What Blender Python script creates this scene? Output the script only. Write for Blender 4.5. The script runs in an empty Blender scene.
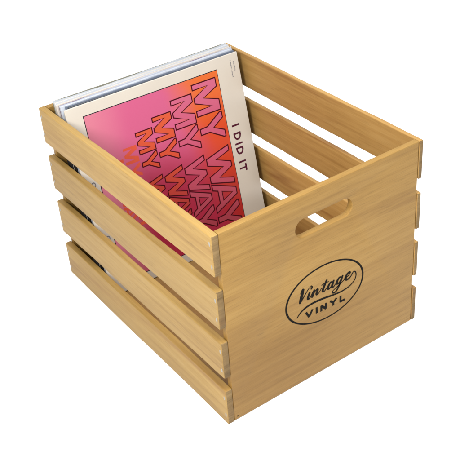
import bpy, bmesh, math, random
from mathutils import Vector, Matrix, geometry
random.seed(7)
SC = bpy.context.scene
COL = SC.collection
MM = 0.001

# ------------------------------------------------------------------ camera
cam_data = bpy.data.cameras.new("camera")
cam = bpy.data.objects.new("camera", cam_data)
COL.objects.link(cam)
ROWS = ((0.81013016, -0.58225536, -0.06832146),
        (-0.37334744, -0.42255602, -0.82586809),
        (0.45199647, 0.69456829, -0.55970892))
right, down, fwd = (Vector(r) for r in ROWS)
rot = Matrix((right, -down, -fwd)).transposed()
cam.matrix_world = Matrix.Translation(Vector((-488.0115, -792.7087, 947.4002)) * MM) @ rot.to_4x4()
cam_data.sensor_width = 36.0
cam_data.lens = 955.0415 / 460 * 36
cam_data.clip_start = 0.02
cam_data.clip_end = 100
SC.camera = cam

# ------------------------------------------------------------------ world + lamps + exposure
world = bpy.data.worlds.new("World")
SC.world = world
world.use_nodes = True
bg = world.node_tree.nodes["Background"]
wn = world.node_tree.nodes; wl = world.node_tree.links
wtc = wn.new("ShaderNodeTexCoord"); wsp = wn.new("ShaderNodeSeparateXYZ"); wmr = wn.new("ShaderNodeMapRange")
wl.new(wtc.outputs["Generated"], wsp.inputs[0]); wl.new(wsp.outputs["Z"], wmr.inputs["Value"])
wmr.interpolation_type = 'SMOOTHSTEP'
wmr.inputs["From Min"].default_value = 0.0; wmr.inputs["From Max"].default_value = 0.9
wmr.inputs["To Min"].default_value = 0.45; wmr.inputs["To Max"].default_value = 1.45
wl.new(wmr.outputs[0], bg.inputs[1])                  # added white surround, brightest overhead so fronts stay darker than tops
bg.inputs[0].default_value = (1.0, 1.0, 1.0, 1)
SC.view_settings.view_transform = 'Standard'
SC.view_settings.look = 'None'
SC.view_settings.gamma = 1.0
SC.view_settings.exposure = 0.0

def area_light(name, loc, target, size, power, colour=(1, 1, 1), size_y=None):
    d = bpy.data.lights.new(name, 'AREA')
    d.energy = power
    d.color = colour
    d.size = size
    if size_y:
        d.shape = 'RECTANGLE'; d.size_y = size_y
    o = bpy.data.objects.new(name, d)
    COL.objects.link(o)
    o.location = loc
    o.rotation_euler = (Vector(target) - Vector(loc)).to_track_quat('-Z', 'Y').to_euler()
    return o
area_light("key_softbox", (-0.66, -0.24, 0.92), (0.05, 0.10, 0.2), 0.34, 13.8, (1, 0.985, 0.945))
area_light("top_fill", (0.32, -0.40, 1.45), (0.2, 0.1, 0.2), 0.5, 13, (1, 0.985, 0.96))  # unseen fill, added to lift the front and top faces

# ------------------------------------------------------------------ helpers
def tag(o, label=None, cat=None, group=None, kind=None):
    if label: o['label'] = label
    if cat: o['category'] = cat
    if group: o['group'] = group
    if kind: o['kind'] = kind
    return o

def empty(name, loc=(0, 0, 0)):
    o = bpy.data.objects.new(name, None)
    o.empty_display_size = 0.05
    COL.objects.link(o)
    o.location = loc
    return o

def link_mesh(name, bm, mats, parent=None, loc=(0, 0, 0), smooth=True):
    me = bpy.data.meshes.new(name)
    bm.to_mesh(me)
    bm.free()
    for m in (mats if isinstance(mats, (list, tuple)) else [mats]):
        me.materials.append(m)
    if smooth:
        for p in me.polygons: p.use_smooth = True
        me.set_sharp_from_angle(angle=math.radians(38))
    o = bpy.data.objects.new(name, me)
    COL.objects.link(o)
    o.parent = parent
    o.location = loc
    return o

def box_bm(x0, x1, y0, y1, z0, z1, bev=1.2, seg=3):
    bm = bmesh.new()
    bmesh.ops.create_cube(bm, size=1)
    for v in bm.verts:
        v.co = Vector(((x0 + x1) / 2 + v.co.x * (x1 - x0), (y0 + y1) / 2 + v.co.y * (y1 - y0), (z0 + z1) / 2 + v.co.z * (z1 - z0))) * MM
    if bev:
        bmesh.ops.bevel(bm, geom=bm.edges[:], offset=bev * MM, segments=seg, profile=0.6, affect='EDGES')
    return bm

def offset_poly(pts, d, limit=2.0):
    """grow a simple polygon outwards by d (mitred, limited)"""
    n = len(pts)
    area = sum(pts[i][0] * pts[(i + 1) % n][1] - pts[(i + 1) % n][0] * pts[i][1] for i in range(n))
    s = 1 if area > 0 else -1
    out = []
    for i in range(n):
        p0, p1, p2 = Vector(pts[i - 1]), Vector(pts[i]), Vector(pts[(i + 1) % n])
        a = (p1 - p0).normalized(); b = (p2 - p1).normalized()
        na = Vector((a.y, -a.x)) * s; nb = Vector((b.y, -b.x)) * s
        m = na + nb
        if m.length < 1e-4:
            out.append(tuple(p1 + na * d)); continue
        m.normalize()
        k = min(1 / max(m.dot(na), 1e-3), limit)
        out.append(tuple(p1 + m * d * k))
    return out

class Print:
    """collects flat printed shapes: (x, y) in mm, h = height above the sheet"""
    def __init__(self, fn): self.bm = bmesh.new(); self.fn = fn
    def poly(self, loops, h, mat=0):
        vs = [self.bm.verts.new(self.fn(x, y, h)) for lp in loops for x, y in lp]
        flat = [[Vector((x, y, 0)) for x, y in lp] for lp in loops]
        for t in geometry.tessellate_polygon(flat):
            try: f = self.bm.faces.new([vs[i] for i in t])
            except ValueError: continue
            f.material_index = mat
    def stroke(self, pts, widths, h, mat=0, cap=True):
        """ribbon with a width at every point, smoothed with Catmull-Rom"""
        P = [Vector(p) for p in pts]
        if not isinstance(widths, (list, tuple)): widths = [widths] * len(P)
        if len(P) > 2:
            Q = []; Wd = []
            for i in range(len(P) - 1):
                a, b, c, d = P[max(i - 1, 0)], P[i], P[i + 1], P[min(i + 2, len(P) - 1)]
                for k in range(8):
                    t = k / 8
                    Q.append(0.5 * ((2 * b) + (c - a) * t + (2 * a - 5 * b + 4 * c - d) * t * t + (3 * b - a - 3 * c + d) * t ** 3))
                    Wd.append(widths[i] * (1 - t) + widths[i + 1] * t)
            Q.append(P[-1]); Wd.append(widths[-1])
            P, widths = Q, Wd
        L = []; Rr = []
        for i, p in enumerate(P):
            d = (P[min(i + 1, len(P) - 1)] - P[max(i - 1, 0)]).normalized()
            n = Vector((-d.y, d.x)) * widths[i] / 2
            L.append(self.bm.verts.new(self.fn(*(p + n), h))); Rr.append(self.bm.verts.new(self.fn(*(p - n), h)))
        for i in range(len(P) - 1):
            f = self.bm.faces.new((L[i], L[i + 1], Rr[i + 1], Rr[i])); f.material_index = mat
        if cap:
            for p, w, hh in ((P[0], widths[0], h + .012), (P[-1], widths[-1], h + .018)):
                self.poly([[(p.x + math.cos(a * math.pi / 6) * w / 2, p.y + math.sin(a * math.pi / 6) * w / 2) for a in range(12)]], hh, mat)
    def finish(self, name, mats, parent, normal=None):
        if normal is not None:
            for f in self.bm.faces:
                f.normal_update()
                if f.normal.dot(normal) < 0: f.normal_flip()
        return link_mesh(name, self.bm, mats, parent, smooth=False)

# ------------------------------------------------------------------ materials
def new_mat(name):
    m = bpy.data.materials.new(name); m.use_nodes = True
    nt = m.node_tree
    return m, nt, nt.nodes["Principled BSDF"]

def plain(name, col, rough=0.5, spec=0.5, mottled=0.0, scale=60, metallic=0, coat=0, bump=0):
    m, nt, b = new_mat(name)
    b.inputs["Roughness"].default_value = rough
    b.inputs["Specular IOR Level"].default_value = spec
    b.inputs["Metallic"].default_value = metallic
    b.inputs["Coat Weight"].default_value = coat
    b.inputs["Coat Roughness"].default_value = 0.15
    b.inputs["Base Color"].default_value = (*col, 1)
    if mottled or bump:
        tc = nt.nodes.new("ShaderNodeTexCoord")
        n = nt.nodes.new("ShaderNodeTexNoise"); n.inputs["Scale"].default_value = scale; n.inputs["Detail"].default_value = 5
        nt.links.new(tc.outputs["Object"], n.inputs["Vector"])
        if mottled:
            mx = nt.nodes.new("ShaderNodeMix"); mx.data_type = 'RGBA'
            mx.inputs["A"].default_value = (*[c * (1 - mottled) for c in col], 1)
            mx.inputs["B"].default_value = (*[min(1, c * (1 + mottled)) for c in col], 1)
            nt.links.new(n.outputs["Fac"], mx.inputs["Factor"])
            nt.links.new(mx.outputs["Result"], b.inputs["Base Color"])
        if bump:
            bp = nt.nodes.new("ShaderNodeBump"); bp.inputs["Strength"].default_value = bump; bp.inputs["Distance"].default_value = 0.0005
            nt.links.new(n.outputs["Fac"], bp.inputs["Height"]); nt.links.new(bp.outputs["Normal"], b.inputs["Normal"])
    return m

def wood(name, dark, mid, light, axis='Y', tilt=0.0, stain=(0.2, 0.09, 0.03), stain_amt=0.35, rough=0.48, pores=0.5, shade_patch=None):
    """soft pale timber; grain runs along 'axis' of the object's own coordinates"""
    m, nt, b = new_mat(name)
    N = nt.nodes.new; Lk = nt.links.new
    tc = N("ShaderNodeTexCoord"); oi = N("ShaderNodeObjectInfo")
    mul = N("ShaderNodeVectorMath"); mul.operation = 'SCALE'; mul.inputs[0].default_value = (3.1, 5.7, 4.3)
    Lk(oi.outputs["Random"], mul.inputs["Scale"])
    add = N("ShaderNodeVectorMath"); add.operation = 'ADD'
    Lk(tc.outputs["Object"], add.inputs[0]); Lk(mul.outputs[0], add.inputs[1])
    def mapped(along, across, src=add):
        mp = N("ShaderNodeMapping")
        s = [across] * 3; s[{'X': 0, 'Y': 1, 'Z': 2}[axis]] = along
        mp.inputs["Scale"].default_value = s
        mp.inputs["Rotation"].default_value = (0, tilt, 0) if axis == 'X' else (tilt, 0, 0)
        Lk(src.outputs[0], mp.inputs["Vector"])
        return mp
    def noise(mp, detail, rough_, dist=0.0):
        n = N("ShaderNodeTexNoise"); n.inputs["Scale"].default_value = 1; n.inputs["Detail"].default_value = detail
        n.inputs["Roughness"].default_value = rough_; n.inputs["Distortion"].default_value = dist
        Lk(mp.outputs[0], n.inputs["Vector"]); return n
    broad = noise(mapped(1.6, 18), 3, 0.5, 0.7)          # wide growth bands
    fine = noise(mapped(6, 240), 5, 0.7, 0.25)           # thin streaks
    fibre = noise(mapped(40, 900), 3, 0.6)               # fibres / pores
    blotch = noise(mapped(4, 13), 3, 0.55, 0.3)          # uneven varnish
    wv = N("ShaderNodeTexWave"); wv.wave_type = 'BANDS'; wv.bands_direction = {'X': 'Z', 'Y': 'Z', 'Z': 'X'}[axis]
    wv.inputs["Scale"].default_value = 1; wv.inputs["Distortion"].default_value = 9; wv.inputs["Detail"].default_value = 2
    wv.inputs["Detail Scale"].default_value = 0.35
    Lk(mapped(1.3, 22).outputs[0], wv.inputs["Vector"])
    def mth(op, a, c, clamp=False):
        n = N("ShaderNodeMath"); n.operation = op; n.use_clamp = clamp
        for i, v in enumerate((a, c)):
            if isinstance(v, (int, float)): n.inputs[i].default_value = v
            else: Lk(v, n.inputs[i])
        return n.outputs[0]
    f = mth('MULTIPLY', broad.outputs["Fac"], 0.50)
    f = mth('ADD', f, mth('MULTIPLY', fine.outputs["Fac"], 0.62))
    f = mth('ADD', f, mth('MULTIPLY', wv.outputs["Fac"], 0.07))
    f = mth('ADD', f, mth('MULTIPLY', blotch.outputs["Fac"], 0.42))
    f = mth('ADD', f, -0.310)
    cr = N("ShaderNodeValToRGB")
    e = cr.color_ramp.elements
    e[0].position = 0.18; e[0].color = (*dark, 1)
    e[1].position = 0.82; e[1].color = (*light, 1)
    x = e.new(0.5); x.color = (*mid, 1)
    Lk(f, cr.inputs[0])
    # brown heartwood streaks with a shape of their own
    st = noise(mapped(1.8, 24), 3, 0.55, 1.0)
    sr = N("ShaderNodeMapRange"); sr.interpolation_type = 'SMOOTHSTEP'
    sr.inputs["From Min"].default_value = 0.52; sr.inputs["From Max"].default_value = 0.76
    sr.inputs["To Max"].default_value = stain_amt
    Lk(st.outputs["Fac"], sr.inputs["Value"])
    mx = N("ShaderNodeMix"); mx.data_type = 'RGBA'
    mx.inputs["B"].default_value = (*stain, 1)
    Lk(sr.outputs[0], mx.inputs["Factor"]); Lk(cr.outputs[0], mx.inputs["A"])
    if shade_patch:  # darker patch painted into the colour for the light's falloff
        hm = N("ShaderNodeMapping"); hm.inputs["Location"].default_value = tuple(-a * b for a, b in zip(shade_patch[0], shade_patch[1])); hm.inputs["Scale"].default_value = shade_patch[1]
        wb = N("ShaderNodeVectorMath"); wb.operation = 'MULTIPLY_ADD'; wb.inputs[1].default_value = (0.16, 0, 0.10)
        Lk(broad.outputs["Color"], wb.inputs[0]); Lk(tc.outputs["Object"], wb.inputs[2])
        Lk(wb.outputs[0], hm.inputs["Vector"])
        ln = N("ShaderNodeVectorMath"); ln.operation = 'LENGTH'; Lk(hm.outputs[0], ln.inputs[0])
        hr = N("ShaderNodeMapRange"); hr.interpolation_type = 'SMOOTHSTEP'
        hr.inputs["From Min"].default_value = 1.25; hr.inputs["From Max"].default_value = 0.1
        hr.inputs["To Min"].default_value = 0; hr.inputs["To Max"].default_value = shade_patch[2]
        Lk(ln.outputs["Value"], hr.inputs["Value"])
        hx = N("ShaderNodeMix"); hx.data_type = 'RGBA'; hx.inputs["B"].default_value = (*shade_patch[3], 1)
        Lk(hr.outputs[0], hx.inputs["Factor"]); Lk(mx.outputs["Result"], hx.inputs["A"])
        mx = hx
    # pores
    pr = N("ShaderNodeMapRange"); pr.inputs["From Min"].default_value = 0.28; pr.inputs["From Max"].default_value = 0.5
    pr.inputs["To Min"].default_value = 1 - 0.28 * pores; pr.inputs["To Max"].default_value = 1.0
    Lk(fibre.outputs["Fac"], pr.inputs["Value"])
    fk = noise(mapped(38, 330), 1, 0.5)
    fr_ = N("ShaderNodeMapRange"); fr_.inputs["From Min"].default_value = 0.70; fr_.inputs["From Max"].default_value = 0.78
    fr_.inputs["To Min"].default_value = 1.0; fr_.inputs["To Max"].default_value = 0.86
    Lk(fk.outputs["Fac"], fr_.inputs["Value"])
    # each board its own tone
    tone = mth('ADD', mth('MULTIPLY', oi.outputs["Random"], 0.20), 0.88)
    sc = N("ShaderNodeVectorMath"); sc.operation = 'SCALE'
    Lk(mx.outputs["Result"], sc.inputs[0]); Lk(mth('MULTIPLY', mth('MULTIPLY', pr.outputs[0], fr_.outputs[0]), tone), sc.inputs["Scale"])
    Lk(sc.outputs[0], b.inputs["Base Color"])
    b.inputs["Roughness"].default_value = rough
    b.inputs["Specular IOR Level"].default_value = 0.25
    bp = N("ShaderNodeBump"); bp.inputs["Strength"].default_value = 0.35; bp.inputs["Distance"].default_value = 0.0004
    Lk(mth('ADD', fine.outputs["Fac"], mth('MULTIPLY', fibre.outputs["Fac"], 0.6)), bp.inputs["Height"])
    Lk(bp.outputs["Normal"], b.inputs["Normal"])
    return m

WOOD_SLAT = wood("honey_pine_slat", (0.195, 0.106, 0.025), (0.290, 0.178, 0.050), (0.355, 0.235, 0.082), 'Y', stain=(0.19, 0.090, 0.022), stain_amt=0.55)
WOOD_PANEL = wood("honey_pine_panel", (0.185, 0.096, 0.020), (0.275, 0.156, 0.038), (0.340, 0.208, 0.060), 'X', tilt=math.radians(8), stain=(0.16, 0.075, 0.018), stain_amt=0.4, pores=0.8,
                  shade_patch=((0.13, 0, 0.12), (4.2, 0.0, 8.5), 0.50, (0.160, 0.078, 0.017)))  # painted falloff towards the lower left of the board
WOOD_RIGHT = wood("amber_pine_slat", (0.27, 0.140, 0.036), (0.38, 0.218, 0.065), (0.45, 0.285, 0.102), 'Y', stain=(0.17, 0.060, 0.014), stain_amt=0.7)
WOOD_END = wood("end_grain", (0.10, 0.062, 0.026), (0.18, 0.115, 0.048), (0.26, 0.175, 0.078), 'X', stain_amt=0.4, rough=0.8, pores=1)
WOOD_BASE = wood("base_board", (0.22, 0.115, 0.035), (0.29, 0.165, 0.055), (0.34, 0.21, 0.08), 'X')
NAIL = plain("zinc_staple", (0.27, 0.25, 0.22), 0.6, metallic=0.1, mottled=0.35, scale=700)
INK = plain("black_ink", (0.006, 0.004, 0.003), 0.7, 0.08, mottled=0.3, scale=800)
def stamped_ink():
    m, nt, b = new_mat("stamped_black_ink")
    tc = nt.nodes.new("ShaderNodeTexCoord"); mp = nt.nodes.new("ShaderNodeMapping"); mp.inputs["Scale"].default_value = (60, 1, 700)
    n = nt.nodes.new("ShaderNodeTexNoise"); n.inputs["Scale"].default_value = 1; n.inputs["Detail"].default_value = 5; n.inputs["Roughness"].default_value = 0.7
    nt.links.new(tc.outputs["Object"], mp.inputs[0]); nt.links.new(mp.outputs[0], n.inputs["Vector"])
    cr = nt.nodes.new("ShaderNodeValToRGB"); e = cr.color_ramp.elements
    e[0].position = 0.60; e[0].color = (0.005, 0.004, 0.003, 1); e[1].position = 0.80; e[1].color = (0.10, 0.055, 0.02, 1)
    nt.links.new(n.outputs["Fac"], cr.inputs[0]); nt.links.new(cr.outputs[0], b.inputs["Base Color"])
    b.inputs["Roughness"].default_value = 0.75; b.inputs["Specular IOR Level"].default_value = 0.1
    return m
STAMP = stamped_ink()
HOLE = plain("dark_nail_hole", (0.02, 0.012, 0.006), 0.9, 0.1)
CREAM = plain("cream_card", (0.48, 0.44, 0.385), 0.42, 0.4, mottled=0.07, scale=14, bump=0.25)
CARD_EDGE = plain("card_edge", (0.50, 0.49, 0.46), 0.8, 0.2, mottled=0.1, scale=300)
LINE = plain("thin_black_line", (0.02, 0.018, 0.022), 0.6, 0.15)
MAROON = plain("maroon_ink", (0.060, 0.006, 0.02), 0.55, 0.15, mottled=0.1, scale=200)
OUTLINE = plain("dark_red_ink", (0.045, 0.001, 0.005), 0.5, 0.15, mottled=0.1, scale=200)

ORANGE_SOFT = plain("faded_orange_ink", (0.53, 0.070, 0.035), 0.4, mottled=0.1, scale=60)
GREY_INK = plain("grey_ink", (0.13, 0.13, 0.15), 0.5)

def art_material():
    m, nt, b = new_mat("pink_to_orange_print")
    N = nt.nodes.new; Lk = nt.links.new
    tc = N("ShaderNodeTexCoord"); sp = N("ShaderNodeSeparateXYZ"); Lk(tc.outputs["Object"], sp.inputs[0])
    n = N("ShaderNodeTexNoise"); n.inputs["Scale"].default_value = 9; n.inputs["Detail"].default_value = 3
    Lk(tc.outputs["Object"], n.inputs["Vector"])
    def mth(op, a, c, clamp=False):
        x = N("ShaderNodeMath"); x.operation = op; x.use_clamp = clamp
        for i, v in enumerate((a, c)):
            if isinstance(v, (int, float)): x.inputs[i].default_value = v
            else: Lk(v, x.inputs[i])
        return x.outputs[0]
    wob = mth('MULTIPLY', mth('SUBTRACT', n.outputs["Fac"], 0.5), 0.05)
    u = mth('ADD', sp.outputs["X"], wob)
    v = mth('ADD', sp.outputs["Z"], wob)      # 0 at the sleeve's top edge, negative below
    def ss(val, lo, hi):
        r = N("ShaderNodeMapRange"); r.interpolation_type = 'SMOOTHSTEP'
        r.inputs["From Min"].default_value = lo; r.inputs["From Max"].default_value = hi
        Lk(val, r.inputs["Value"]); return r.outputs[0]
    def mix(f, A, B):
        x = N("ShaderNodeMix"); x.data_type = 'RGBA'
        Lk(f, x.inputs["Factor"])
        for k, c in (("A", A), ("B", B)):
            if isinstance(c, tuple): x.inputs[k].default_value = (*c, 1)
            else: Lk(c, x.inputs[k])
        return x.outputs["Result"]
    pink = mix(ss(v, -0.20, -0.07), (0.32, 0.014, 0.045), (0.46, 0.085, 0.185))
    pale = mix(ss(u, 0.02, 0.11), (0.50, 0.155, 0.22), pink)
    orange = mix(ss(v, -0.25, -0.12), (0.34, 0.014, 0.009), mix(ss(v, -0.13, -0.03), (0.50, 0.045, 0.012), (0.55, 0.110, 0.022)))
    edge = mth('ADD', u, mth('MULTIPLY', v, 0.20))
    col = mix(ss(edge, 0.158, 0.218), pale, orange)
    Lk(col, b.inputs["Base Color"])
    b.inputs["Roughness"].default_value = 0.4
    b.inputs["Specular IOR Level"].default_value = 0.4
    return m
ART = art_material()
def graded_ink(name, stops):
    """ink printed as a blend down the sleeve (object Z, metres below the top edge)"""
    m, nt, b = new_mat(name)
    tc = nt.nodes.new("ShaderNodeTexCoord"); sp = nt.nodes.new("ShaderNodeSeparateXYZ"); nt.links.new(tc.outputs["Object"], sp.inputs[0])
    mr = nt.nodes.new("ShaderNodeMapRange"); mr.inputs["From Min"].default_value = 0; mr.inputs["From Max"].default_value = -0.3
    nt.links.new(sp.outputs["Z"], mr.inputs["Value"])
    cr = nt.nodes.new("ShaderNodeValToRGB"); e = cr.color_ramp.elements
    e[0].position = stops[0][0]; e[0].color = (*stops[0][1], 1)
    e[1].position = stops[-1][0]; e[1].color = (*stops[-1][1], 1)
    for p, c in stops[1:-1]:
        x = e.new(p); x.color = (*c, 1)
    nt.links.new(mr.outputs[0], cr.inputs[0]); nt.links.new(cr.outputs[0], b.inputs["Base Color"])
    b.inputs["Roughness"].default_value = 0.4; b.inputs["Specular IOR Level"].default_value = 0.4
    return m
PINK = graded_ink("pink_ink", [(0.1, (0.45, 0.095, 0.175)), (0.40, (0.43, 0.070, 0.135)), (0.60, (0.40, 0.055, 0.100)), (0.9, (0.31, 0.038, 0.062))])
ORANGE = graded_ink("orange_ink", [(0.2, (0.50, 0.075, 0.030)), (0.42, (0.48, 0.055, 0.024)), (0.62, (0.42, 0.040, 0.030)), (0.9, (0.24, 0.020, 0.025))])

# ------------------------------------------------------------------ setting: the white surface it stands on
bm = bmesh.new()
bmesh.ops.create_circle(bm, cap_ends=True, segments=96, radius=9)
WHITE = plain("matt_white_surface", (0.90, 0.90, 0.90), 0.85, 0.1)
ground = link_mesh("ground", bm, WHITE, None, (0.175, 0.23, 0), smooth=False)
tag(ground, 'seamless matt white surface under the crate', kind='structure')

# ------------------------------------------------------------------ the crate (mm; x right, y away, z up)
S, G, D, T, Wd = 60.23, 23.18, 459.66, 10.4, 350.0
H = 4 * S + 3 * G
PT = 10.0                                             # end panel thickness
crate = empty("wooden_crate", (0.175, 0.23, 0))
tag(crate, 'honey-coloured slatted wooden crate with hand hole and black oval emblem, holding the records', 'crate')
ORG = (-0.175, -0.23, 0)                              # parts use world mm coordinates

def rounded_rect(x0, x1, z0, z1, r, n=6):
    pts = []
    for cx, cz, a0 in ((x1 - r, z0 + r, -90), (x1 - r, z1 - r, 0), (x0 + r, z1 - r, 90), (x0 + r, z0 + r, 180)):
        for k in range(n + 1):
            a = math.radians(a0 + 90 * k / n); pts.append((cx + r * math.cos(a), cz + r * math.sin(a)))
    return pts

def panel_mesh(name, y0, y1, mat):
    """end board with a routed stadium hand hole and softened arrises"""
    outer = [(T + 0.12, 0.4), (Wd - 8.2, 0.4), (Wd - 8.2, H), (T + 0.12, H)]
    hx0, hx1, hz0, hz1 = 127.0, 222.5, 246.8, 274.6
    hole = rounded_rect(hx0, hx1, hz0, hz1, 13.6, 12)
    bm = bmesh.new()
    b = 1.3
    K = 4
    rings = []
    for k in range(K + 1):                            # front rounding, then back rounding
        a = math.pi / 2 * k / K
        rings.append((y0 + b * (1 - math.sin(a)), -b * (1 - math.cos(a))))
    rings = [(y0 + b * (1 - math.cos(math.pi / 2 * k / K)), -b * (1 - math.sin(math.pi / 2 * k / K))) for k in range(K + 1)]
    rings += [(y1 - b * (1 - math.cos(math.pi / 2 * k / K)), -b * (1 - math.sin(math.pi / 2 * k / K))) for k in range(K, -1, -1)]
    def V(p, y): return bm.verts.new((p[0] * MM, y * MM, p[1] * MM))
    layers = []
    for y, off in rings:
        o = offset_poly(outer, off); h = offset_poly(hole, -off)
        layers.append(([V(p, y) for p in o], [V(p, y) for p in h], o, h))
    for A, B in zip(layers, layers[1:]):
        for i in (0, 1):
            n = len(A[i])
            for k in range(n):
                q = (A[i][k], A[i][(k + 1) % n], B[i][(k + 1) % n], B[i][k])
                bm.faces.new(q)
    for Lr in (layers[0], layers[-1]):
        vs = Lr[0] + Lr[1]
        for t in geometry.tessellate_polygon([[Vector((x, z, 0)) for x, z in Lr[2]], [Vector((x, z, 0)) for x, z in Lr[3]]]):
            bm.faces.new([vs[i] for i in t])
    bmesh.ops.recalc_face_normals(bm, faces=bm.faces[:])
    return link_mesh(name, bm, mat, crate, ORG)

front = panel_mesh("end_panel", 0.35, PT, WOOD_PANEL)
front['label'] = 'end panel with hand hole and black stamped oval emblem'
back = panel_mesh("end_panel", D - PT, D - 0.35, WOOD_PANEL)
back['label'] = 'far end panel with hand hole behind the records'

# slats: built as one board with end-grain ends, two staples at each end
def slat(i, side):
    z1 = H - i * (S + G); z0 = z1 - S
    x0, x1 = (0, T) if side == 'L' else (Wd - 7.0, Wd)
    rnd = random.Random(i * 7 + (3 if side == 'L' else 50))
    dy0, dy1 = rnd.uniform(-.5, .3), rnd.uniform(-.5, .8)
    bm = bmesh.new()
    r = rnd.uniform(1.1, 1.9)
    hw, hz = (x1 - x0) / 2, S / 2
    ph = [rnd.uniform(0, 6.28) for _ in range(6)]
    ys = [dy0, dy0 + .35, dy0 + 1.1] + [dy0 + 3 + (D + dy1 - dy0 - 6) * k / 90 for k in range(91)] + [D + dy1 - 1.1, D + dy1 - .35, D + dy1]
    rings = []
    for k, y in enumerate(ys):
        sh = {0: 1.3, 1: .55, 2: .12}.get(min(k, len(ys) - 1 - k), 0)
        t = (y - dy0) / D
        env = math.sin(math.pi * min(1, max(0, t)))
        wx = env * 0.5 * math.sin(2.2 * t * math.pi + ph[0])
        wz0 = 0.45 * math.sin(5 * t + ph[1]) * env + 0.12 * math.sin(37 * t + ph[2])
        wz1 = 0.45 * math.sin(4 * t + ph[3]) * env + 0.12 * math.sin(29 * t + ph[4])
        ring = []
        for (sx, sz, a0) in ((1, -1, -90), (1, 1, 0), (-1, 1, 90), (-1, -1, 180)):
            rr_ = r + 0.35 * math.sin(23 * t + ph[5] + sx + 2 * sz) + rnd.uniform(-.12, .12)
            for q in range(5):
                a = math.radians(a0 + 90 * q / 4)
                px_ = sx * (hw - rr_) + rr_ * math.cos(a); pz_ = sz * (hz - rr_) + rr_ * math.sin(a)
                px_ -= math.copysign(min(sh, abs(px_)), px_); pz_ -= math.copysign(sh, pz_)
                ring.append(bm.verts.new(Vector(((x0 + x1) / 2 + px_ + wx, y, (z0 + z1) / 2 + pz_ + (wz1 if sz > 0 else wz0))) * MM))
        rings.append(ring)
    for A, B in zip(rings, rings[1:]):
        for q in range(20):
            bm.faces.new((A[q], A[(q + 1) % 20], B[(q + 1) % 20], B[q]))
    for cap_ in (rings[0], rings[-1]):
        bm.faces.new(cap_)
    bmesh.ops.recalc_face_normals(bm, faces=bm.faces[:])
    for f in bm.faces:
        f.normal_update()
        if abs(f.normal.y) > 0.55: f.material_index = 1
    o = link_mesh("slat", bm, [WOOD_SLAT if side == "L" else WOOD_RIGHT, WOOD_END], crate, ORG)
    sgn = -1 if side == 'L' else 1
    xf = x0 if side == 'L' else x1
    for yy in (4.6, D - 5.2):
        for fz in (0.24, 0.78):
            cz = z0 + S * fz + rnd.uniform(-2, 2); cy = yy + rnd.uniform(-.8, .8)
            nb = bmesh.new()
            bmesh.ops.create_uvsphere(nb, u_segments=12, v_segments=8, radius=1)
            for v in nb.verts:
                v.co = Vector((xf + sgn * (0.05 + v.co.x * 0.3), cy + v.co.y * 1.7, cz + v.co.z * 3.4)) * MM
            link_mesh("staple", nb, NAIL, o)
    return o
for side in 'LR':
    for i in range(4):
        slat(i, side)
base = link_mesh("base_panel", box_bm(T + 0.6, Wd - 9.0, PT + 0.3, D - PT - 0.3, 2.0, 9.5, 0.8), WOOD_BASE, crate, ORG)

# nail hole at the foot of the front panel
pr = Print(lambda x, z, h: Vector((x, 0.35 - h, z)) * MM)
pr.poly([[(15.5 + 1.5 * math.cos(a * math.pi / 6), 6.5 + 1.1 * math.sin(a * math.pi / 6)) for a in range(12)]], 0.08)
pr.finish("nail_hole", HOLE, front, Vector((0, -1, 0)))

# ------------------------------------------------------------------ the stamped emblem
pr = Print(lambda x, z, h: Vector((x, 0.35 - h, z)) * MM)
cx, cz, ea, eb, et = 174.4, 140.2, 69.3, 46.8, math.radians(-5)
def ell(a, b, ph, dx=0, dz=0):
    x, z = a * math.cos(ph), b * math.sin(ph)
    return (cx + dx + x * math.cos(et) - z * math.sin(et), cz + dz + x * math.sin(et) + z * math.cos(et))
n = 96
outer = [ell(ea + .5, eb + .4, 2 * math.pi * k / n) for k in range(n)]
inner = [ell(ea - 2.6, eb - 1.9, 2 * math.pi * k / n, 0.15, -0.1) for k in range(n)]
vo = [pr.bm.verts.new(pr.fn(x, z, .1)) for x, z in outer]; vi = [pr.bm.verts.new(pr.fn(x, z, .1)) for x, z in inner]
for k in range(n): pr.bm.faces.new((vo[k], vo[(k + 1) % n], vi[(k + 1) % n], vi[k]))
hh = [0.10]
def st(pts, w):
    hh[0] += 0.004
    pr.stroke(pts, [v * 1.28 + .2 for v in w], hh[0])
# Vintage (script)
st([(131.5, 158.5), (133.2, 161.8), (135.6, 163.6), (135.2, 160)], [1.0, 1.4, 2.6, 3.0])
st([(136.0, 162.5), (134.0, 156), (131.6, 149), (130.0, 143.6)], [3.4, 4.0, 3.8, 2.6])
st([(130.0, 143.2), (135.5, 149), (141.5, 156), (146.5, 160.8), (150.6, 162.2)], [2.2, 1.5, 1.2, 1.0, 1.4])
st([(146.6, 152.0), (144.6, 147.5), (143.6, 144), (145.8, 142.8), (149.0, 146.0), (152.0, 150.6)], [2.8, 3.0, 2.8, 1.8, 1.1, 1.0])
st([(150.2, 158.0), (151.6, 159.9)], [2.4, 2.2])
st([(154.8, 152.4), (153.2, 148), (151.4, 143.6)], [2.6, 3.0, 3.0])
st([(152.2, 145), (156.4, 150.2), (160.2, 152.0), (160.8, 149.8), (158.8, 145.6), (159.6, 143.0), (163.0, 144.4), (167.4, 149.6)], [1.1, 1.3, 2.2, 3.0, 3.0, 2.0, 1.1, 1.0])
st([(176.8, 158.6), (173.6, 153), (170.6, 147.4), (169.8, 143.6), (172.4, 142.2), (176.4, 145.4)], [2.6, 3.2, 3.2, 2.8, 1.6, 1.0])
st([(168.2, 154.6), (173.6, 155.3), (180.0, 154.9)], [1.0, 1.5, 0.9])
st([(187.4, 150.6), (183.8, 151.6), (180.2, 147.8), (179.2, 143.6), (182.0, 142.2), (186.0, 145.8), (188.6, 151.0)], [1.4, 2.2, 3.0, 3.0, 1.8, 1.2, 1.2])
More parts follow.
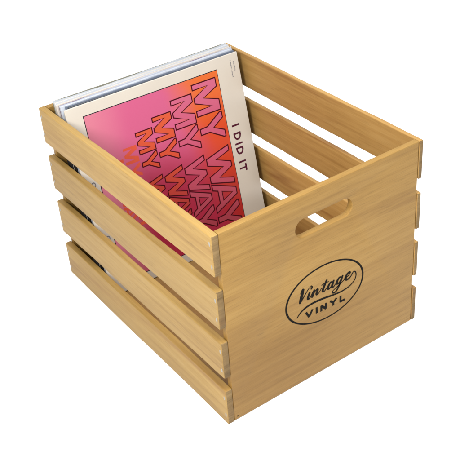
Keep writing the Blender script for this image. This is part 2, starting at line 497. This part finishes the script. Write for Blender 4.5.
st([(189.2, 151.8), (187.2, 147), (186.4, 142.8), (188.8, 141.4), (193.2, 145.0)], [2.6, 3.2, 2.8, 1.6, 1.0])
st([(203.0, 151.0), (199.6, 152.2), (196.0, 148.6), (195.0, 144.4), (197.6, 143.0), (201.4, 146.2), (204.2, 151.4)], [1.4, 2.2, 3.0, 3.0, 1.8, 1.2, 1.2])
st([(205.2, 152.0), (202.2, 145.6), (198.4, 137.8), (193.4, 131.6), (188.0, 131.2), (187.2, 134.6), (193.0, 137.4), (202.0, 140.8), (210.0, 145.0)], [2.6, 3.0, 2.6, 2.0, 1.5, 1.2, 1.0, 1.0, 1.0])
st([(210.2, 145.8), (215.6, 147.4), (219.2, 150.6), (217.2, 152.6), (212.8, 150.2), (210.6, 145.2), (213.2, 141.8), (218.4, 142.6), (222.6, 146.4), (224.6, 149.0)], [1.0, 1.2, 1.8, 2.2, 2.8, 3.4, 2.6, 1.6, 1.1, 1.0])
# tail that curls under the word
st([(222.4, 147.6), (225.6, 149.6), (229.0, 147.2), (229.9, 140.6), (226.4, 133.4), (217.6, 128.2), (204.0, 126.3), (188.0, 127.8), (171.0, 130.6), (155.0, 132.0), (141.0, 131.0), (131.0, 127.2), (124.2, 121.0)],
   [0.9, 1.2, 1.3, 1.3, 1.3, 1.4, 1.7, 2.1, 2.4, 2.5, 2.3, 1.8, 1.0])
# VINYL (wide capitals)
VS = [([(0, 9.6), (5.0, 0.2), (11.0, 9.4)], 139.9, 112.0), ([(0, 9.2), (0, 0)], 158.4, 111.7),
      ([(0, 0), (0.2, 9.0), (8.0, 0.4), (8.4, 9.2)], 166.6, 110.6), ([(0, 9.2), (5.3, 4.6), (10.8, 9.0)], 183.0, 110.0),
      ([(5.3, 4.8), (5.3, 0)], 183.0, 109.9), ([(0.3, 9.4), (0, 0.3), (8.0, 0)], 201.2, 109.2)]
for pts, ox, oz in VS:
    for a, b in zip(pts, pts[1:]):
        hh[0] += 0.004
        A, B = Vector(a), Vector(b); d = (B - A).normalized() * 0.7; nn = Vector((-d.y, d.x)).normalized() * 1.75
        A = A - d; B = B + d
        pr.poly([[(ox + p.x, oz + p.y) for p in (A + nn, B + nn, B - nn, A - nn)]], hh[0])
emblem = pr.finish("stamped_emblem", STAMP, front, Vector((0, -1, 0)))

# ------------------------------------------------------------------ record sleeves
SL = 315.0
LM = [(0, 0), (0, 45), (14, 45), (26, 17), (36, 45), (53, 45), (52.5, 0), (43.5, 0), (43, 31), (30, 0), (22, 0), (8, 29), (8, 0)]
LY = [(17.5, 0), (17, 14), (0, 42), (0.5, 45), (10, 45), (22, 25), (32, 45), (42.5, 45), (42.5, 42), (27, 17), (27, 0)]
LW = [(0, 45), (9, 45), (17, 17), (29, 45), (37, 45), (49, 18), (58, 45), (67, 45), (53, 0), (43, 0), (33, 29), (22, 0), (11, 0)]
LA = [(0, 0), (19, 45), (31, 45), (51, 0), (41.5, 0), (37, 9.5), (14, 9.5), (10, 0)]
LAH = [(17.5, 17), (33.5, 17), (25, 37)]

def sleeve_frame(yt, zt, xl, lean, yaw=0.0, roll=0.0):
    o = empty("record_sleeve")
    # the empty sits at the foot of the sleeve; the parts hang in sleeve coordinates from its top left corner
    R = Matrix.Rotation(yaw, 3, 'Z') @ Matrix.Rotation(-lean, 3, 'X') @ Matrix.Rotation(roll, 3, 'Y')
    top = Vector((xl, yt, zt)) * MM
    base_pt = top + R @ (Vector((SL / 2, 0, -SL)) * MM)
    o.matrix_world = Matrix.Translation(base_pt) @ R.to_4x4()
    return o
OFF = (-SL / 2 * MM, 0, SL * MM)                       # from foot to top-left corner

def sleeve_body(o, th, mat, name="cover", inset=0.0, left=0.0):
    bm = box_bm(inset + left, SL - inset, 0, th, -SL, -inset, min(0.9, th * .3), 3)
    return link_mesh(name, bm, mat, o, OFF)

# --- the front sleeve: fitted pose (leans back 12 degrees)
fs = sleeve_frame(403.4, 320.1, 16.5, 0.211, 0.001, 0.010)
tag(fs, 'cream record sleeve with pink and orange MY WAY lettering, foremost of the leaning records', 'record sleeve', 'record sleeves leaning in the crate')
body = sleeve_body(fs, 3.4, CREAM)
F = lambda u, v, h: Vector((u, -h, -v)) * MM
NV = Vector((0, -1, 0))
pr = Print(F)
fl, ft, fr, fb = 26.2, 17.2, 271.5, 299.0
pr.poly([[(fl, ft), (fr, ft), (fr, fb), (fl, fb)]], 0.05)
frame = pr.finish("frame_line", LINE, fs, NV); frame.location = OFF
pr = Print(F)
pr.poly([[(fl + 1.3, ft + 1.3), (fr - 0.9, ft + 1.3), (fr - 0.9, fb - 1.2), (fl + 1.3, fb - 1.2)]], 0.10)
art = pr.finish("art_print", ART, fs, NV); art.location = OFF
pr = Print(F)
cols = [(219.5, 264.5, 29, 128.8, 145, 1.0, 0), (176.3, 215.0, 41.3, 132, 146.5, .90, 0), (138.0, 172.0, 57, 135, 148, .79, 1),
        (104.4, 133.6, 71.3, 137.5, 150.5, .665, 1), (77, 101, 88, 139.5, 153, .52, 2), (55, 74, 103, 141, 156, .41, 2)]
def letter(shape, hole, u0, su, v0, sv, kind, t, fill=None):
    P = lambda pts: [(u0 + y * su, v0 + x * sv) for x, y in pts]
    loops = [P(shape)]
    fillm = (1, 2, 3)[kind] if fill is None else fill
    if kind < 2:
        o1 = [offset_poly(loops[0], 1.35 * t, 1.6)]
        if hole: o1.append(offset_poly(P(hole), -1.0 * t, 1.3))
        pr.poly(o1, 0.15, 0)
        i1 = [offset_poly(loops[0], -0.65 * t, 1.7)]
        if hole: i1.append(offset_poly(P(hole), .9 * t, 1.7))
        pr.poly(i1, 0.20, fillm)
    else:
        if hole: loops.append(P(hole))
        pr.poly(loops, 0.15, fillm)
for u0, u1, m0, m1, w0, ws, kind in cols:
    su = (u1 - u0) / 45.0
    sv = (m1 - m0) / 99.8
    t = 0.72 + 0.28 * su
    letter(LM, None, u0, su, m0, sv, kind, t)
    letter(LY, None, u0, su, m0 + 57 * sv, sv, kind, t)
    letter(LW, None, u0, su, w0, ws, kind, t)
    letter(LA, LAH, u0, su, w0 + 56.5 * ws, ws, kind, t)
    letter(LY, None, u0, su, w0 + 99 * ws, ws, kind, t)
lett = pr.finish("lettering", [OUTLINE, PINK, ORANGE, ORANGE_SOFT], fs, NV); lett.location = OFF
# I DID IT, read downwards in the right margin
def bar(pr, u0, v0, u1, v1, h, mat=0): pr.poly([[(u0, v0), (u1, v0), (u1, v1), (u0, v1)]], h, mat)
pr = Print(F)
cu, ch, sw = 279.4, 14.6, 3.1
def capI(v): bar(pr, cu, v, cu + ch, v + sw, .10)
def capD(v, w=13.0):
    o = [(cu, v), (cu, v + w * .42), (cu + ch * .12, v + w * .78), (cu + ch * .34, v + w), (cu + ch * .66, v + w), (cu + ch * .88, v + w * .78), (cu + ch, v + w * .42), (cu + ch, v)]
    s2 = sw
    i = [(cu + s2, v + s2), (cu + s2, v + w * .44), (cu + ch * .28, v + w - s2 * 1.4), (cu + ch * .40, v + w - s2), (cu + ch * .60, v + w - s2), (cu + ch * .72, v + w - s2 * 1.4), (cu + ch - s2, v + w * .44), (cu + ch - s2, v + s2)]
    pr.poly([o, i], .10)
capI(116.2); capD(130.5); capI(148.6); capD(156.2); capI(181.0)
bar(pr, cu + ch - sw, 187.6, cu + ch, 200.2, .10); bar(pr, cu, 192.6, cu + ch - sw, 195.3, .10)
cap = pr.finish("caption", MAROON, fs, NV); cap.location = OFF
# fine print: rows of specks, too small to read in the photograph
pr = Print(F)
rr = random.Random(3)
for uu, v0, v1 in ((304.6, 13.5, 31), (298.6, 10.5, 38.5)):
    v = v0
    while v < v1:
        w = rr.uniform(.55, 1.1)
        if rr.random() > .14: bar(pr, uu + rr.uniform(-.2, .1), v, uu + rr.uniform(1.2, 2.0), v + w, .1)
        v += w + rr.uniform(.35, .6)
fp = pr.finish("fine_print", GREY_INK, fs, NV); fp.location = OFF
# small grey marks low in the left margin, seen through the gaps
for (uc, vc, r) in ((15.6, 126, 4.2), (17.2, 217, 3.6)):
    pr = Print(F)
    o = [(uc + r * math.cos(a * math.pi / 10), vc + 1.25 * r * math.sin(a * math.pi / 10)) for a in range(20)]
    i = [(uc + (r - 1.5) * math.cos(a * math.pi / 10), vc + 1.25 * (r - 1.5) * math.sin(a * math.pi / 10)) for a in range(20)]
    pr.poly([o, i], .1)
    mk = pr.finish("margin_mark", GREY_INK, fs, NV); mk.location = OFF

# --- the records behind it
rear = [  # y of top, z of top, x left, lean, roll, thickness, (colour, roughness), label
    (407.6, 320.9, 26.0, .2105, .0185, 3.4, ((0.030, 0.036, 0.050), .28), 'dark slate record sleeve directly behind the cream one'),
    (411.6, 321.4, 23.0, .2095, .0135, 2.6, ((0.10, 0.12, 0.165), .2), 'steel blue glossy record sleeve behind the dark slate one'),
    (415.0, 322.0, 16.6, .2085, .0100, 4.8, ((0.38, 0.41, 0.47), .2), 'pale blue glossy record sleeve in the middle of the stack'),
    (420.6, 321.6, 17.0, .2070, .0110, 1.8, ((0.11, 0.07, 0.13), .35), 'thin muted purple record sleeve between pale ones'),
    (423.2, 323.0, 14.0, .2060, .0095, 5.2, ((0.44, 0.40, 0.36), .4), 'ivory record sleeve behind the muted purple one'),
    (429.2, 323.8, 15.0, .2040, .0105, 6.2, ((0.43, 0.41, 0.38), .35), 'off white record sleeve next to last in the stack'),
    (436.0, 324.4, 14.6, .2020, .0100, 1.4, ((0.15, 0.145, 0.11), .3), 'olive grey record sleeve leaning on the far end panel'),
]
CLEFT_SHADE = plain("cleft_shade_black", (0.010, 0.009, 0.010), 0.6, 0.2)  # near-black colour standing in for shade inside the left slats
POLY, nt_, b_ = new_mat("clear_plastic_outer")
b_.inputs["Base Color"].default_value = (0.55, 0.60, 0.68, 1); b_.inputs["Roughness"].default_value = 0.08
b_.inputs["Alpha"].default_value = 0.42; b_.inputs["Specular IOR Level"].default_value = 0.8
for k, (yt, zt, xl, lean, rl, th, (c, ro), label) in enumerate(rear):
    o = sleeve_frame(yt, zt, 16.0, lean, 0.001, rl)
    tag(o, label, 'record sleeve', 'record sleeves leaning in the crate')
    lf = xl - 16.0
    m = plain("sleeve_print", c, ro, 0.4, mottled=0.25, scale=14, coat=0.25)
    sleeve_body(o, th, m, left=lf)
    link_mesh("shade_strip", box_bm(lf - 0.6, lf + 1.6, -0.25, th + 0.75, -SL + 1, -24 - 3 * (k % 3), 0.3, 2), CLEFT_SHADE, o, OFF)  # added dark strip: painted shade down the sleeve's left side
    if k in (2, 4, 5):                              # open top edge of the plastic outer, a little wavy
        rnd = random.Random(k * 13)
        pb = bmesh.new(); rows = []
        a1, a2 = rnd.uniform(0, 6), rnd.uniform(0, 6)
        for q in range(61):
            u = lf - .4 + (SL + 0.9 - lf) * q / 60
            hgt = 2.0 + 0.9 * math.sin(q * .13 + a1) + 0.35 * math.sin(q * .61 + a2) + (1.8 * max(0, (q - 54) / 6))
            off_ = 0.5 * math.sin(q * .21 + a2)
            y0_ = th * .5 + off_
            rows.append([pb.verts.new(Vector((u, y0_ + dy, zz)) * MM) for dy, zz in ((-.09, -6), (-.09, hgt), (.09, hgt), (.09, -6))])
        for A, B in zip(rows, rows[1:]):
            for q in range(4): pb.faces.new((A[q], A[(q + 1) % 4], B[(q + 1) % 4], B[q]))
        pb.faces.new(rows[0]); pb.faces.new(rows[-1])
        bmesh.ops.recalc_face_normals(pb, faces=pb.faces[:])
        link_mesh("plastic_outer", pb, POLY, o, OFF)
